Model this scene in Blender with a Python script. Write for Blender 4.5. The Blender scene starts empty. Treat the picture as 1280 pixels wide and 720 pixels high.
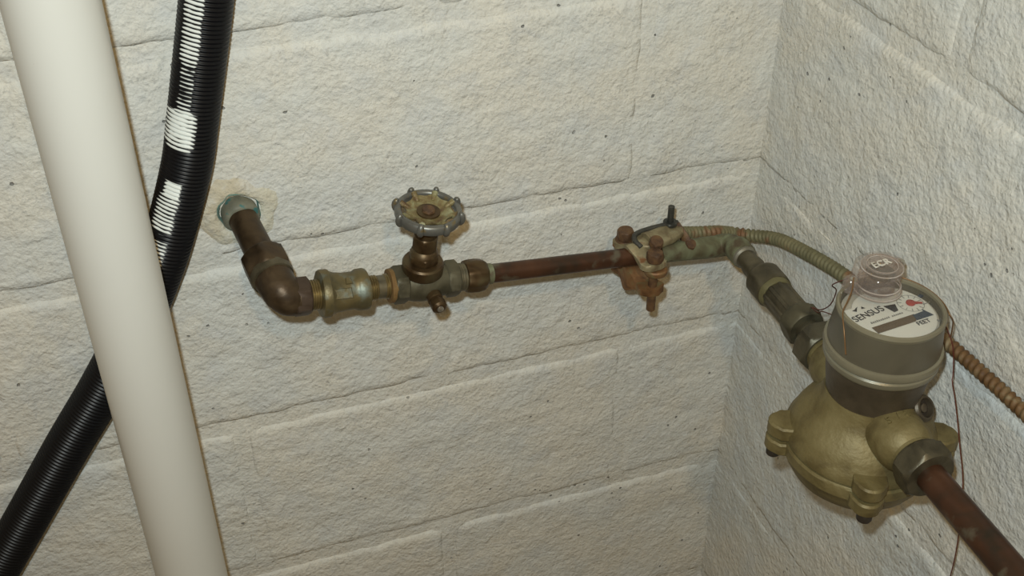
import bpy, math, random
from mathutils import Vector, Matrix, noise
V = Vector
PI = math.pi
random.seed(7)
SC = bpy.context.scene
COL = SC.collection

# ------------------------------------------------------------------ camera
CAM = V((-0.548, -0.8495, 1.564))
cd = bpy.data.cameras.new('camera'); cam = bpy.data.objects.new('camera', cd); COL.objects.link(cam)
cd.sensor_width = 36.0; cd.lens = 1440.0/1280.0*36.0; cd.clip_start = 0.02
cam.location = CAM
cam.rotation_euler = (math.radians(90-36.0), 0, math.radians(-19.0))
SC.camera = cam
# ------------------------------------------------------------------ world
W = bpy.data.worlds.new('world'); SC.world = W; W.use_nodes = True
W.node_tree.nodes['Background'].inputs[0].default_value = (1.0, 0.66, 0.26, 1)
W.node_tree.nodes['Background'].inputs[1].default_value = 0.16
# ------------------------------------------------------------------ the camera's flash
fl = bpy.data.lights.new('flash', 'SPOT'); fo = bpy.data.objects.new('flash', fl); COL.objects.link(fo)
cq = cam.rotation_euler.to_quaternion()
fo.location = CAM + cq @ V((-0.026, 0.046, 0.01))
fo.rotation_euler = (math.radians(90-35.0), 0, math.radians(-19.0))
fl.energy = 25.0; fl.color = (0.82, 0.96, 1.0); fl.shadow_soft_size = 0.010
fl.spot_size = math.radians(110); fl.spot_blend = 1.0
# ------------------------------------------------------------------ warm bulb under the ceiling
bl = bpy.data.lights.new('ceiling_bulb', 'POINT'); bo = bpy.data.objects.new('ceiling_bulb', bl); COL.objects.link(bo)
bo.location = (-0.50, -1.25, 2.12); bl.energy = 12.0; bl.color = (1.0, 0.60, 0.17); bl.shadow_soft_size = 0.035
# ------------------------------------------------------------------ exposure
SC.view_settings.view_transform = 'Standard'; SC.view_settings.look = 'None'
SC.view_settings.exposure = 0.09; SC.view_settings.gamma = 1.0; SC.view_settings.use_curve_mapping = False

# ================================================================== materials
def ramp_mat(name, stops, scale=40, detail=6, rough=0.5, metal=0.0, bump=0.3, bscale=None, bdist=0.001,
             world=False, distort=0.4, spec=0.5, patches=None, rough2=None, contrast=(0.3, 0.7)):
    """noise between several real surface colours (patina, rust, dirt) plus fine relief"""
    m = bpy.data.materials.new(name); m.use_nodes = True
    nt = m.node_tree; N = nt.nodes; L = nt.links; b = N['Principled BSDF']
    if world: tc = N.new('ShaderNodeNewGeometry').outputs['Position']
    else: tc = N.new('ShaderNodeTexCoord').outputs['Object']
    n = N.new('ShaderNodeTexNoise'); n.inputs['Scale'].default_value = scale; n.inputs['Detail'].default_value = detail
    n.inputs['Distortion'].default_value = distort; L.new(tc, n.inputs['Vector'])
    r = N.new('ShaderNodeValToRGB'); L.new(n.outputs['Fac'], r.inputs[0])
    e = r.color_ramp.elements
    while len(e) < len(stops): e.new(0.5)
    for i, c in enumerate(stops):
        e[i].position = contrast[0] + (contrast[1]-contrast[0])*i/max(1, len(stops)-1); e[i].color = (*c, 1)
    col = r.outputs[0]
    if patches:
        for (pc, psc, lo, hi) in patches:
            p = N.new('ShaderNodeTexNoise'); p.inputs['Scale'].default_value = psc; p.inputs['Detail'].default_value = 5
            L.new(tc, p.inputs['Vector'])
            pr = N.new('ShaderNodeMapRange'); pr.inputs[1].default_value = lo; pr.inputs[2].default_value = hi
            L.new(p.outputs['Fac'], pr.inputs[0])
            mx = N.new('ShaderNodeMix'); mx.data_type = 'RGBA'
            L.new(pr.outputs[0], mx.inputs['Factor']); L.new(col, mx.inputs['A']); mx.inputs['B'].default_value = (*pc, 1)
            col = mx.outputs['Result']
    L.new(col, b.inputs['Base Color'])
    b.inputs['Roughness'].default_value = rough; b.inputs['Metallic'].default_value = metal
    b.inputs['Specular IOR Level'].default_value = spec
    if rough2 is not None:
        rr = N.new('ShaderNodeMapRange'); rr.inputs[1].default_value = .35; rr.inputs[2].default_value = .65
        rr.inputs[3].default_value = rough; rr.inputs[4].default_value = rough2
        L.new(n.outputs['Fac'], rr.inputs[0]); L.new(rr.outputs[0], b.inputs['Roughness'])
    if bump:
        n2 = N.new('ShaderNodeTexNoise'); n2.inputs['Scale'].default_value = bscale or scale*6; n2.inputs['Detail'].default_value = 4
        L.new(tc, n2.inputs['Vector'])
        bp = N.new('ShaderNodeBump'); bp.inputs['Strength'].default_value = bump; bp.inputs['Distance'].default_value = bdist
        L.new(n2.outputs['Fac'], bp.inputs['Height']); L.new(bp.outputs[0], b.inputs['Normal'])
    return m

def wall_material(name, tint=1.0, ca=(.665, .66, .615), cb=(.69, .66, .585)):
    m = bpy.data.materials.new(name); m.use_nodes = True
    nt = m.node_tree; N = nt.nodes; L = nt.links; b = N['Principled BSDF']
    pos = N.new('ShaderNodeNewGeometry').outputs['Position']
    def noi(sc, det, dist=0.0):
        n = N.new('ShaderNodeTexNoise'); n.inputs['Scale'].default_value = sc; n.inputs['Detail'].default_value = det
        n.inputs['Distortion'].default_value = dist; L.new(pos, n.inputs['Vector']); return n.outputs['Fac']
    def mr(src, a, c, d=0.0, e=1.0):
        q = N.new('ShaderNodeMapRange'); L.new(src, q.inputs[0])
        for i, v in enumerate((a, c, d, e)): q.inputs[i+1].default_value = v
        return q.outputs[0]
    def mix(f, A, B):
        x = N.new('ShaderNodeMix'); x.data_type = 'RGBA'; L.new(f, x.inputs['Factor'])
        if isinstance(A, tuple): x.inputs['A'].default_value = (*A, 1)
        else: L.new(A, x.inputs['A'])
        if isinstance(B, tuple): x.inputs['B'].default_value = (*B, 1)
        else: L.new(B, x.inputs['B'])
        return x.outputs['Result']
    def mul(a, c):
        q = N.new('ShaderNodeMath'); q.operation = 'MULTIPLY'; L.new(a, q.inputs[0])
        if isinstance(c, float): q.inputs[1].default_value = c
        else: L.new(c, q.inputs[1])
        return q.outputs[0]
    def add(a, c):
        q = N.new('ShaderNodeMath'); q.operation = 'ADD'; L.new(a, q.inputs[0]); L.new(c, q.inputs[1]); return q.outputs[0]
    t = tint
    c = mix(mr(noi(13, 4), .42, .58), ca, cb)
    c = mix(mul(mr(noi(34, 4, .6), .50, .64), .32), c, (.56*t, .575*t, .58*t))
    c = mix(mul(mr(noi(120, 4), .50, .70), .28), c, (.46*t, .46*t, .43*t))
    c = mix(mul(mr(noi(85, 4), .58, .72), .35), c, (.78*t, .76*t, .70*t))
    # grey grime in the low spots of the paint
    grime = mul(mul(mr(noi(420, 3), .52, .68), mr(noi(26, 3), .46, .66)), .45)
    c = mix(grime, c, (.30, .30, .29))
    # small pits
    vo = N.new('ShaderNodeTexVoronoi'); vo.inputs['Scale'].default_value = 62; L.new(pos, vo.inputs['Vector'])
    vd = add(vo.outputs['Distance'], mul(noi(260, 2), .22))
    pit = mul(mr(vd, .205, .175), mr(noi(11, 3), .53, .56))
    c = mix(mul(pit, .8), c, (.13, .13, .125))
    L.new(c, b.inputs['Base Color'])
    b.inputs['Roughness'].default_value = .62; b.inputs['Specular IOR Level'].default_value = .28
    h = add(mul(noi(150, 5, .3), 1.0), mul(noi(420, 3), .35))
    v2 = N.new('ShaderNodeTexVoronoi'); v2.feature = 'SMOOTH_F1'; v2.inputs['Scale'].default_value = 260; L.new(pos, v2.inputs['Vector'])
    h = add(h, mul(v2.outputs['Distance'], -.32))
    h = add(h, mul(pit, -0.8))
    bp = N.new('ShaderNodeBump'); bp.inputs['Strength'].default_value = .85; bp.inputs['Distance'].default_value = .0026
    L.new(h, bp.inputs['Height']); L.new(bp.outputs[0], b.inputs['Normal'])
    return m

def plain(name, c, rough=.5, metal=0, spec=.5):
    m = bpy.data.materials.new(name); m.use_nodes = True; b = m.node_tree.nodes['Principled BSDF']
    b.inputs['Base Color'].default_value = (*c, 1); b.inputs['Roughness'].default_value = rough
    b.inputs['Metallic'].default_value = metal; b.inputs['Specular IOR Level'].default_value = spec
    return m

def clear_plastic(name, tint, milk, rough=.08, milkcol=(.55, .47, .42), gloss=.07):
    """thin clear plastic: sees through, glossy skin, slightly milky"""
    m = bpy.data.materials.new(name); m.use_nodes = True
    nt = m.node_tree; N = nt.nodes; L = nt.links; N.clear()
    out = N.new('ShaderNodeOutputMaterial'); tr = N.new('ShaderNodeBsdfTransparent'); tr.inputs[0].default_value = (*tint, 1)
    df = N.new('ShaderNodeBsdfDiffuse'); df.inputs[0].default_value = (*milkcol, 1)
    gl = N.new('ShaderNodeBsdfGlossy'); gl.inputs['Roughness'].default_value = rough
    m1 = N.new('ShaderNodeMixShader'); m1.inputs[0].default_value = milk; L.new(tr.outputs[0], m1.inputs[1]); L.new(df.outputs[0], m1.inputs[2])
    m2 = N.new('ShaderNodeMixShader'); m2.inputs[0].default_value = gloss; L.new(m1.outputs[0], m2.inputs[1]); L.new(gl.outputs[0], m2.inputs[2])
    L.new(m2.outputs[0], out.inputs[0])
    return m

M = {}
M['wall'] = wall_material('painted_block')
M['patch'] = wall_material('yellowed_plaster', 1.0, (.62, .59, .48), (.58, .51, .38))
M['floor'] = ramp_mat('concrete_floor', [(.20, .19, .17), (.30, .29, .26)], 6, bump=.3, world=True, rough=.8)
M['pvc'] = ramp_mat('white_pvc', [(0.640, 0.627, 0.576), (0.669, 0.656, 0.605)], 8, rough=.36, bump=.03, bscale=200, spec=.4,
                    patches=[((.40, .34, .28), 55, .74, .80)])
M['elbow'] = ramp_mat('dark_brass', [(0.037, 0.024, 0.013), (0.069, 0.044, 0.023), (0.105, 0.070, 0.036)], 60, rough=.36, metal=.55, bump=.25, bdist=.0006, rough2=.6)
M['hexbrown'] = ramp_mat('brown_brass', [(0.049, 0.031, 0.019), (0.081, 0.052, 0.034)], 60, rough=.5, metal=.4, bump=.2, bdist=.0004)
M['bronze'] = ramp_mat('weathered_bronze', [(0.086, 0.078, 0.046), (0.146, 0.114, 0.050), (0.200, 0.150, 0.066)], 45, rough=.48, metal=.45, bump=.4, bdist=.0008,
                       patches=[((.17, .19, .155), 70, .52, .66)])
M['thread'] = ramp_mat('thread_brass', [(0.154, 0.112, 0.049), (0.280, 0.210, 0.091)], 90, rough=.35, metal=.7, bump=.1)
M['nipple'] = ramp_mat('nipple_brass', [(0.111, 0.102, 0.072), (0.204, 0.170, 0.102)], 90, rough=.4, metal=.6, bump=.2, bdist=.0004)
M['orangerust'] = ramp_mat('orange_rust', [(0.139, 0.070, 0.019), (0.195, 0.116, 0.037)], 150, rough=.8, bump=.6, bdist=.0006)
M['valve'] = ramp_mat('valve_bronze', [(0.050, 0.045, 0.028), (0.092, 0.080, 0.048), (0.128, 0.112, 0.068)], 55, rough=.42, metal=.5, bump=.35, bdist=.0006, rough2=.65)
M['bonnet'] = ramp_mat('bonnet_bronze', [(0.053, 0.030, 0.014), (0.099, 0.062, 0.028), (0.118, 0.093, 0.046)], 60, rough=.34, metal=.65, bump=.25, bdist=.0005, rough2=.55)
M['wheelrim'] = ramp_mat('grey_enamel', [(0.123, 0.119, 0.105), (0.180, 0.177, 0.157)], 60, rough=.40, metal=.5, bump=.25, bdist=.0004,
                         patches=[((.20, .15, .07), 120, .60, .70)])
M['wheeldish'] = ramp_mat('corroded_dish', [(0.120, 0.066, 0.029), (0.216, 0.171, 0.074), (0.320, 0.311, 0.176)], 110, rough=.5, metal=.25, bump=.6, bdist=.001)
M['rust'] = ramp_mat('dark_rust', [(0.057, 0.029, 0.016), (0.113, 0.058, 0.026), (0.159, 0.088, 0.035)], 140, rough=.62, metal=.15, bump=.6, bdist=.0006)
M['copper'] = ramp_mat('aged_copper', [(0.032, 0.023, 0.014), (0.070, 0.030, 0.015), (0.100, 0.043, 0.021)], 42, rough=.40, metal=.45, bump=.15, bdist=.0003,
                       patches=[((.13, .11, .075), 60, .60, .72)])
M['patina'] = ramp_mat('green_patina', [(0.086, 0.070, 0.035), (0.144, 0.144, 0.080), (0.216, 0.232, 0.140)], 75, rough=.66, metal=.2, bump=.4, bdist=.0006,
                       patches=[((.09, .065, .035), 50, .55, .64)])
M['clamp'] = ramp_mat('clamp_bronze', [(0.170, 0.125, 0.068), (0.290, 0.244, 0.140), (0.360, 0.322, 0.208)], 80, rough=.5, metal=.4, bump=.4, bdist=.0006,
                      patches=[((.22, .10, .04), 90, .57, .68)])
M['clampdark'] = ramp_mat('clamp_tarnished', [(0.112, 0.053, 0.021), (0.225, 0.112, 0.045), (0.206, 0.158, 0.072)], 100, rough=.55, metal=.35, bump=.4, bdist=.0006)
M['steel'] = ramp_mat('dark_steel', [(.05, .05, .045), (.10, .095, .08)], 90, rough=.5, metal=.6, bump=.3, bdist=.0003)
M['union'] = ramp_mat('dull_brass', [(0.046, 0.039, 0.024), (0.090, 0.075, 0.045), (0.128, 0.109, 0.068)], 60, rough=.45, metal=.5, bump=.35, bdist=.0006)
M['unionring'] = ramp_mat('greenish_ring', [(0.104, 0.092, 0.040), (0.160, 0.140, 0.064)], 90, rough=.6, metal=.2, bump=.4, bdist=.0005)
M['whitering'] = ramp_mat('solder_ring', [(0.240, 0.224, 0.176), (0.160, 0.144, 0.104)], 120, rough=.5, metal=.4, bump=.3, bdist=.0004)
M['cable'] = ramp_mat('armour_zinc', [(0.113, 0.102, 0.051), (0.166, 0.151, 0.080), (0.213, 0.184, 0.097)], 60, rough=.6, metal=.25, bump=.3, bdist=.0004, patches=[((.20, .105, .05), 45, .56, .66)])
M['register'] = ramp_mat('register_plastic', [(0.072, 0.064, 0.044), (0.109, 0.094, 0.064)], 25, rough=.34, metal=.0, bump=.05)
M['regring'] = ramp_mat('register_ring', [(0.176, 0.156, 0.104), (0.224, 0.199, 0.133)], 40, rough=.36, metal=.2, bump=.1)
M['meterneck'] = ramp_mat('meter_neck', [(0.068, 0.053, 0.034), (0.105, 0.081, 0.053)], 60, rough=.45, metal=.4, bump=.2)
M['meterbody'] = ramp_mat('cast_brass', [(0.108, 0.079, 0.029), (0.178, 0.138, 0.055), (0.216, 0.173, 0.076)], 45, rough=.55, metal=.3, bump=.6, bdist=.0009)
M['dial'] = plain('dial_white', (.66, .64, .58), .55)
M['dialbase'] = plain('dial_rim', (.44, .40, .33), .5)
M['ink'] = plain('dial_ink', (.035, .035, .035), .6)
M['inkgrey'] = plain('dial_grey', (.20, .19, .17), .6)
M['inkred'] = plain('dial_red', (.33, .045, .035), .5)
M['navy'] = plain('dial_navy', (.03, .045, .07), .5)
M['counter'] = plain('counter_window', (.10, .065, .035), .4)
M['cap'] = clear_plastic('seal_cap_plastic', (.96, .92, .90), .10, .10)
M['capmilk'] = clear_plastic('seal_cap_wall', (.95, .91, .88), .15, .08, gloss=.12)
M['caprim'] = clear_plastic('seal_cap_edge', (.90, .86, .82), .45, .06, (.62, .55, .50), gloss=.2)
M['capcore'] = clear_plastic('seal_cap_core', (.60, .56, .50), .35, .2, (.20, .18, .14), gloss=.05)
M['lens'] = clear_plastic('register_lens', (.98, .98, .97), .015, .05, gloss=.035)
M['capink'] = plain('cap_letters', (.62, .58, .50), .4)
M['wirered'] = plain('seal_wire_red', (.10, .022, .012), .45)
M['wiretan'] = plain('seal_wire_copper', (.22, .12, .05), .4, .5)
M['hole'] = plain('dark_recess', (.03, .022, .015), .6)
M['tip'] = plain('bare_tip', (.45, .42, .36), .25, .8)
M['collar'] = ramp_mat('grey_collar', [(0.124, 0.126, 0.094), (0.205, 0.198, 0.143)], 90, rough=.6, bump=.4, bdist=.0006, patches=[((.05, .15, .14), 110, .57, .63)])
M['verdigris'] = ramp_mat('verdigris', [(.05, .17, .16), (.20, .27, .22)], 160, rough=.7, bump=.4, bdist=.0006)
M['caulk'] = ramp_mat('old_caulk', [(.50, .49, .40), (.62, .58, .48)], 70, rough=.6, bump=.5, bdist=.001,
                      patches=[((.06, .20, .19), 90, .60, .66), ((.34, .27, .19), 60, .60, .75)])
# rusty stretch of the cable
M['cable_rust'] = ramp_mat('armour_rust', [(0.080, 0.037, 0.013), (0.147, 0.076, 0.026), (0.220, 0.165, 0.087)], 90, rough=.66, metal=.15, bump=.4, bdist=.0005)

def hose_material():
    m = bpy.data.materials.new('black_hose'); m.use_nodes = True
    nt = m.node_tree; N = nt.nodes; L = nt.links; b = N['Principled BSDF']
    a = N.new('ShaderNodeAttribute'); a.attribute_name = 'paint'
    q = N.new('ShaderNodeMapRange'); q.inputs[1].default_value = .42; q.inputs[2].default_value = .58; L.new(a.outputs['Fac'], q.inputs[0])
    x = N.new('ShaderNodeMix'); x.data_type = 'RGBA'; L.new(q.outputs[0], x.inputs['Factor'])
    x.inputs['A'].default_value = (.005, .005, .006, 1); x.inputs['B'].default_value = (.72, .74, .70, 1)
    L.new(x.outputs['Result'], b.inputs['Base Color'])
    b.inputs['Roughness'].default_value = .38; b.inputs['Specular IOR Level'].default_value = .22
    return m
M['hose'] = hose_material()

# ================================================================== mesh helpers
class MB:
    def __init__(s): s.v = []; s.f = []
    def add(s, vs, fs):
        o = len(s.v); s.v += [V(p) for p in vs]; s.f += [tuple(i+o for i in f) for f in fs]
    def lathe(s, o, d, prof, seg=32, ref=None, rmod=None, cap=True):
        """profile [(t, r)] turned about the line o + d*t; rmod(i, ang, t) scales the radius"""
        o = V(o); d = V(d).normalized()
        ref = V(ref) if ref else (V((0, 0, 1)) if abs(d.z) < .9 else V((1, 0, 0)))
        a = (ref - d*ref.dot(d)).normalized(); b = d.cross(a)
        vs = []; fs = []
        for i, (t, r) in enumerate(prof):
            for k in range(seg):
                th = 2*PI*k/seg; rr = r*(rmod(i, th, t) if rmod else 1)
                vs.append(o + d*t + (a*math.cos(th)+b*math.sin(th))*rr)
        for i in range(len(prof)-1):
            for k in range(seg):
                k2 = (k+1) % seg; fs.append((i*seg+k, i*seg+k2, (i+1)*seg+k2, (i+1)*seg+k))
        if cap:
            fs.append(tuple(reversed(range(seg)))); fs.append(tuple((len(prof)-1)*seg+k for k in range(seg)))
        s.add(vs, fs); return s
    def hexa(s, o, d, t0, t1, af, n=6, ref=None, rot=0.0, ch=.0012):
        """n-sided nut, across-flats af, chamfered ends"""
        o = V(o); d = V(d).normalized()
        ref = V(ref) if ref else (V((0, 0, 1)) if abs(d.z) < .9 else V((1, 0, 0)))
        a = (ref - d*ref.dot(d)).normalized(); b = d.cross(a)
        a, b = a*math.cos(rot)+b*math.sin(rot), -a*math.sin(rot)+b*math.cos(rot)
        seg = n*6; R = af/2
        def rad(th, soft):
            q = (th % (2*PI/n)) - PI/n
            r = R/math.cos(q)
            return min(r, soft)
        vs = []; fs = []
        full = R/math.cos(PI/n)*.985; low = R*1.0
        rows = [(t0, low*.97), (t0+ch*.6, low*1.03), (t0+ch*1.5, full), (t1-ch*1.5, full), (t1-ch*.6, low*1.03), (t1, low*.97)]
        for t, sf in rows:
            for k in range(seg):
                th = 2*PI*k/seg; r = rad(th, sf); vs.append(o+d*t+(a*math.cos(th)+b*math.sin(th))*r)
        for i in range(len(rows)-1):
            for k in range(seg):
                k2 = (k+1) % seg; fs.append((i*seg+k, i*seg+k2, (i+1)*seg+k2, (i+1)*seg+k))
        fs.append(tuple(reversed(range(seg)))); fs.append(tuple((len(rows)-1)*seg+k for k in range(seg)))
        s.add(vs, fs); return s
    def tube(s, pts, rad, seg=16, rmod=None, cap=True, ref=(0, 0, 1)):
        """pts: list of Vectors; rad: number or list; rmod(i, ang)"""
        n = len(pts); vs = []; fs = []
        T = [(pts[min(i+1, n-1)]-pts[max(i-1, 0)]).normalized() for i in range(n)]
        r0 = V(ref); 
        if abs(r0.dot(T[0])) > .95: r0 = V((1, 0, 0))
        a = (r0 - T[0]*r0.dot(T[0])).normalized()
        for i in range(n):
            a = (a - T[i]*a.dot(T[i])).normalized(); b = T[i].cross(a)
            R = rad[i] if isinstance(rad, (list, tuple)) else rad
            for k in range(seg):
                th = 2*PI*k/seg; rr = R*(rmod(i, th) if rmod else 1)
                vs.append(pts[i]+(a*math.cos(th)+b*math.sin(th))*rr)
        for i in range(n-1):
            for k in range(seg):
                k2 = (k+1) % seg; fs.append((i*seg+k, i*seg+k2, (i+1)*seg+k2, (i+1)*seg+k))
        if cap:
            fs.append(tuple(reversed(range(seg)))); fs.append(tuple((n-1)*seg+k for k in range(seg)))
        s.add(vs, fs); return s
    def prism(s, outline, o, ax, ay, az, h, bev=.0008):
        """2D outline in (ax, ay) extruded along az by h with small bevels"""
        o = V(o); ax = V(ax).normalized(); ay = V(ay).normalized(); az = V(az).normalized()
        cx = sum(p[0] for p in outline)/len(outline); cy = sum(p[1] for p in outline)/len(outline)
        def sh(p, q):
            dx = p[0]-cx; dy = p[1]-cy; l = math.hypot(dx, dy) or 1; return (p[0]-dx/l*q, p[1]-dy/l*q)
        rows = [(0, bev), (bev, 0), (h-bev, 0), (h, bev)]
        n = len(outline); vs = []; fs = []
        for z, q in rows:
            for p in outline:
                u = sh(p, q); vs.append(o+ax*u[0]+ay*u[1]+az*z)
        for i in range(3):
            for k in range(n):
                k2 = (k+1) % n; fs.append((i*n+k, i*n+k2, (i+1)*n+k2, (i+1)*n+k))
        fs.append(tuple(reversed(range(n)))); fs.append(tuple(3*n+k for k in range(n)))
        s.add(vs, fs); return s
    def jitter(s, amp, sc):
        for i, p in enumerate(s.v):
            s.v[i] = p + noise.noise_vector(p*sc)*amp
        return s
    def build(s, name, mat, parent=None, smooth=35, origin=None):
        me = bpy.data.meshes.new(name)
        base = parent.matrix_world_translation if False else (ORG.get(parent, V((0, 0, 0))) if parent else V(origin or (0, 0, 0)))
        me.from_pydata([tuple(p-base) for p in s.v], [], s.f); me.validate(); me.update()
        o = bpy.data.objects.new(name, me); COL.objects.link(o)
        me.materials.append(mat)
        import bmesh
        bm = bmesh.new(); bm.from_mesh(me); bmesh.ops.recalc_face_normals(bm, faces=bm.faces); 
        for f in bm.faces: f.smooth = True
        ang = math.radians(smooth)
        for e in bm.edges:
            if len(e.link_faces) == 2 and e.calc_face_angle(0) > ang: e.smooth = False
        bm.to_mesh(me); bm.free()
        if parent: o.parent = parent; ORG[o] = base
        else: o.location = base; ORG[o] = base
        return o
ORG = {}

def thing(name, loc, label, cat, group=None):
    o = bpy.data.objects.new(name, None); COL.objects.link(o); o.location = loc; o.empty_display_size = .02
    ORG[o] = V(loc); o['label'] = label; o['category'] = cat
    if group: o['group'] = group
    return o
def tag(o, label, cat, group=None):
    o['label'] = label; o['category'] = cat
    if group: o['group'] = group
    return o

def catmull(pts, step):
    pts = [V(p) for p in pts]; P = [pts[0]*2-pts[1]] + pts + [pts[-1]*2-pts[-2]]; dense = []
    for i in range(1, len(P)-2):
        p0, p1, p2, p3 = P[i-1:i+3]
        for k in range(24):
            t = k/24; dense.append(.5*((2*p1)+(p2-p0)*t+(2*p0-5*p1+4*p2-p3)*t*t+(3*p1-p0-3*p2+p3)*t**3))
    dense.append(pts[-1]); out = [dense[0]]; acc = 0.0
    for i in range(1, len(dense)):
        a = dense[i-1]; b = dense[i]; l = (b-a).length; pos = 0.0
        if l < 1e-9: continue
        while acc + (l-pos) >= step:
            pos += step-acc; acc = 0.0; out.append(a+(b-a)*(pos/l))
        acc += l-pos
    return out
def arc(c, a, b, r, a0, a1, n):
    return [V(c)+V(a)*r*math.cos(a0+(a1-a0)*i/n)+V(b)*r*math.sin(a0+(a1-a0)*i/n) for i in range(n+1)]

def text(name, body, size, o, ax, ay, mat, parent, ext=.0002, align='CENTER', shear=0.0, bold=0.0):
    cu = bpy.data.curves.new(name, 'FONT'); cu.body = body; cu.size = size; cu.extrude = ext; cu.align_x = align; cu.align_y = 'CENTER'
    cu.shear = shear; cu.offset = bold
    t = bpy.data.objects.new(name, cu); COL.objects.link(t); bpy.context.view_layer.update()
    me = bpy.data.meshes.new_from_object(t.evaluated_get(bpy.context.evaluated_depsgraph_get()))
    bpy.data.objects.remove(t); bpy.data.curves.remove(cu)
    ax = V(ax).normalized(); ay = V(ay).normalized(); az = ax.cross(ay); base = ORG[parent]
    for v in me.vertices:
        p = V(o)+ax*v.co.x+ay*v.co.y+az*v.co.z; v.co = p-base
    me.name = name; me.materials.clear(); me.materials.append(mat)
    ob = bpy.data.objects.new(name, me); COL.objects.link(ob); ob.parent = parent; ORG[ob] = base
    return ob

# ================================================================== the setting: block walls
BEDS = [0.0, .2, .404, .608, .812, 1.0, 1.197, 1.4, 1.603, 1.806, 2.009, 2.2]
GAP = .0045
def relief(p):
    q = V(p)
    n = noise.fractal(q*22, 1.0, 2.0, 3)*.0016 + noise.noise(q*95)*.0008 + noise.noise(q*210+V((3, 1, 7)))*.00045
    return n
def filled(p):
    # thick paint fills the joints in the first stretch of the right wall
    p = V(p)
    if p.x > -.02 and p.y > -.45 and p.z < 1.1: return .22 if p.y > -.27 else .22+.78*min(1, (-.27-p.y)/.1)
    return 1.0
def block_mesh(mapf, u0, u1, z0, z1, cell, ends, headfall=.004):
    nu = max(4, int((u1-u0)/cell)); nz = max(4, int((z1-z0)/cell)); vs = []; fs = []
    uu = [u0] + [u0+.003] + [u0+.0065+(u1-u0-.013)*i/nu for i in range(nu+1)] + [u1-.003, u1]
    zz = [z0] + [z0+.003] + [z0+.0065+(z1-z0-.013)*i/nz for i in range(nz+1)] + [z1-.003, z1]
    for j, z in enumerate(zz):
        for i, u in enumerate(uu):
            eu = min(u-u0 if not ends[0] else 1, u1-u if not ends[1] else 1); ez = min(z-z0, z1-z); e = min(eu, ez)
            p = mapf(u, 0, z)
            w = .0035*noise.noise(V(p)*35)
            f = max(0.0, min(1.0, (e+w*.6)/.0090)); f = f*f*(3-2*f)
            out = -(.0044 if eu > ez else headfall)*(1-f)*filled(p) + relief(p)
            if i in (0, len(uu)-1) or j in (0, len(zz)-1): out = -.012
            wob = (1-f)*.0016
            du = noise.noise(V(p)*60)*wob; dz = noise.noise(V(p)*60+V((9, 9, 9)))*wob
            vs.append(mapf(u+du, out, z+dz))
    n = len(uu)
    for j in range(len(zz)-1):
        for i in range(n-1): fs.append((j*n+i, j*n+i+1, (j+1)*n+i+1, (j+1)*n+i))
    return vs, fs
def wall(name, mapf, umin, umax, heads, fine, headfall, cell=.010):
    # the mortar sheet behind the blocks is the wall itself; blocks are its parts
    mb = MB(); cu = .004; 
    nu = int((umax-umin)/cell); nz = int(2.2/cell)
    vs = []; fs = []
    for j in range(nz+1):
        for i in range(nu+1):
            u = umin+(umax-umin)*i/nu; z = 2.2*j/nz
            r = max(k for k in range(len(BEDS)-1) if z >= BEDS[k]-1e-6) if z < 2.2 else len(BEDS)-2
            hd = min(abs(u-h) for h in heads[r % 2]); inn = min(z-BEDS[r], BEDS[r+1]-z) > .008
            dep = -(headfall*.55) if (hd < .016 and inn) else -.0030
            dep *= filled(mapf(u, 0, z))
            vs.append(mapf(u, dep+.0009*noise.noise(V((u*30, z*30, 5)))+.0006*noise.noise(V((u*90, z*90, 5))), z))
    for j in range(nz):
        for i in range(nu):
            fs.append((j*(nu+1)+i, j*(nu+1)+i+1, (j+1)*(nu+1)+i+1, (j+1)*(nu+1)+i))
    k = len(vs)
    for u, z in ((umin, 0), (umax, 0), (umax, 2.2), (umin, 2.2)): vs.append(mapf(u, -.2, z))
    a, b, c, d = 0, nu, (nz+1)*(nu+1)-1, nz*(nu+1)
    fs += [(k, k+1, k+2, k+3)]
    fs += [tuple([*range(a, b+1)][::-1]+[k, k+1])]
    mb.add(vs, fs)
    w = mb.build(name, M['wall'], smooth=60); w['kind'] = 'structure'
    for r in range(len(BEDS)-1):
        z0, z1 = BEDS[r], BEDS[r+1]
        us = sorted([umin]+[h for h in heads[r % 2] if umin+.03 < h < umax-.03]+[umax])
        for i in range(len(us)-1):
            a, b = us[i], us[i+1]
            a2 = a+(GAP if i else 0); b2 = b-(GAP if i < len(us)-2 else 0)
            f = fine((a+b)/2, (z0+z1)/2)
            vs, fs = block_mesh(mapf, a2, b2, z0+GAP, z1-GAP, .0038 if f else .013, (i == 0, i == len(us)-2), headfall)
            m2 = MB(); m2.add(vs, fs); 
            o = m2.build('block', M['wall'], w, smooth=70)
    return w
wl = wall('wall_left', lambda u, out, z: (u, -out, z), -1.75, 0.011,
          {0: [-.33-.4*k for k in range(-1, 5)], 1: [-.13-.4*k for k in range(0, 5)]},
          lambda u, z: u > -1.0 and .35 < z < 1.45, .0012)
wr = wall('wall_right', lambda u, out, z: (-out, -u, z), -0.011, 2.2,
          {0: [.233+.4*k for k in range(0, 6)], 1: [.433+.4*k for k in range(0, 5)]},
          lambda u, z: u < .75 and .35 < z < 1.45, .0030)
mb = MB(); mb.add([(-1.75, -2.2, 0), (0.2, -2.2, 0), (.2, .2, 0), (-1.75, .2, 0), (-1.75, -2.2, -.1), (.2, -2.2, -.1), (.2, .2, -.1), (-1.75, .2, -.1)],
                  [(0, 1, 2, 3), (7, 6, 5, 4), (0, 4, 5, 1), (1, 5, 6, 2), (2, 6, 7, 3), (3, 7, 4, 0)])
mb.build('floor', M['floor'])['kind'] = 'structure'

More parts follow.
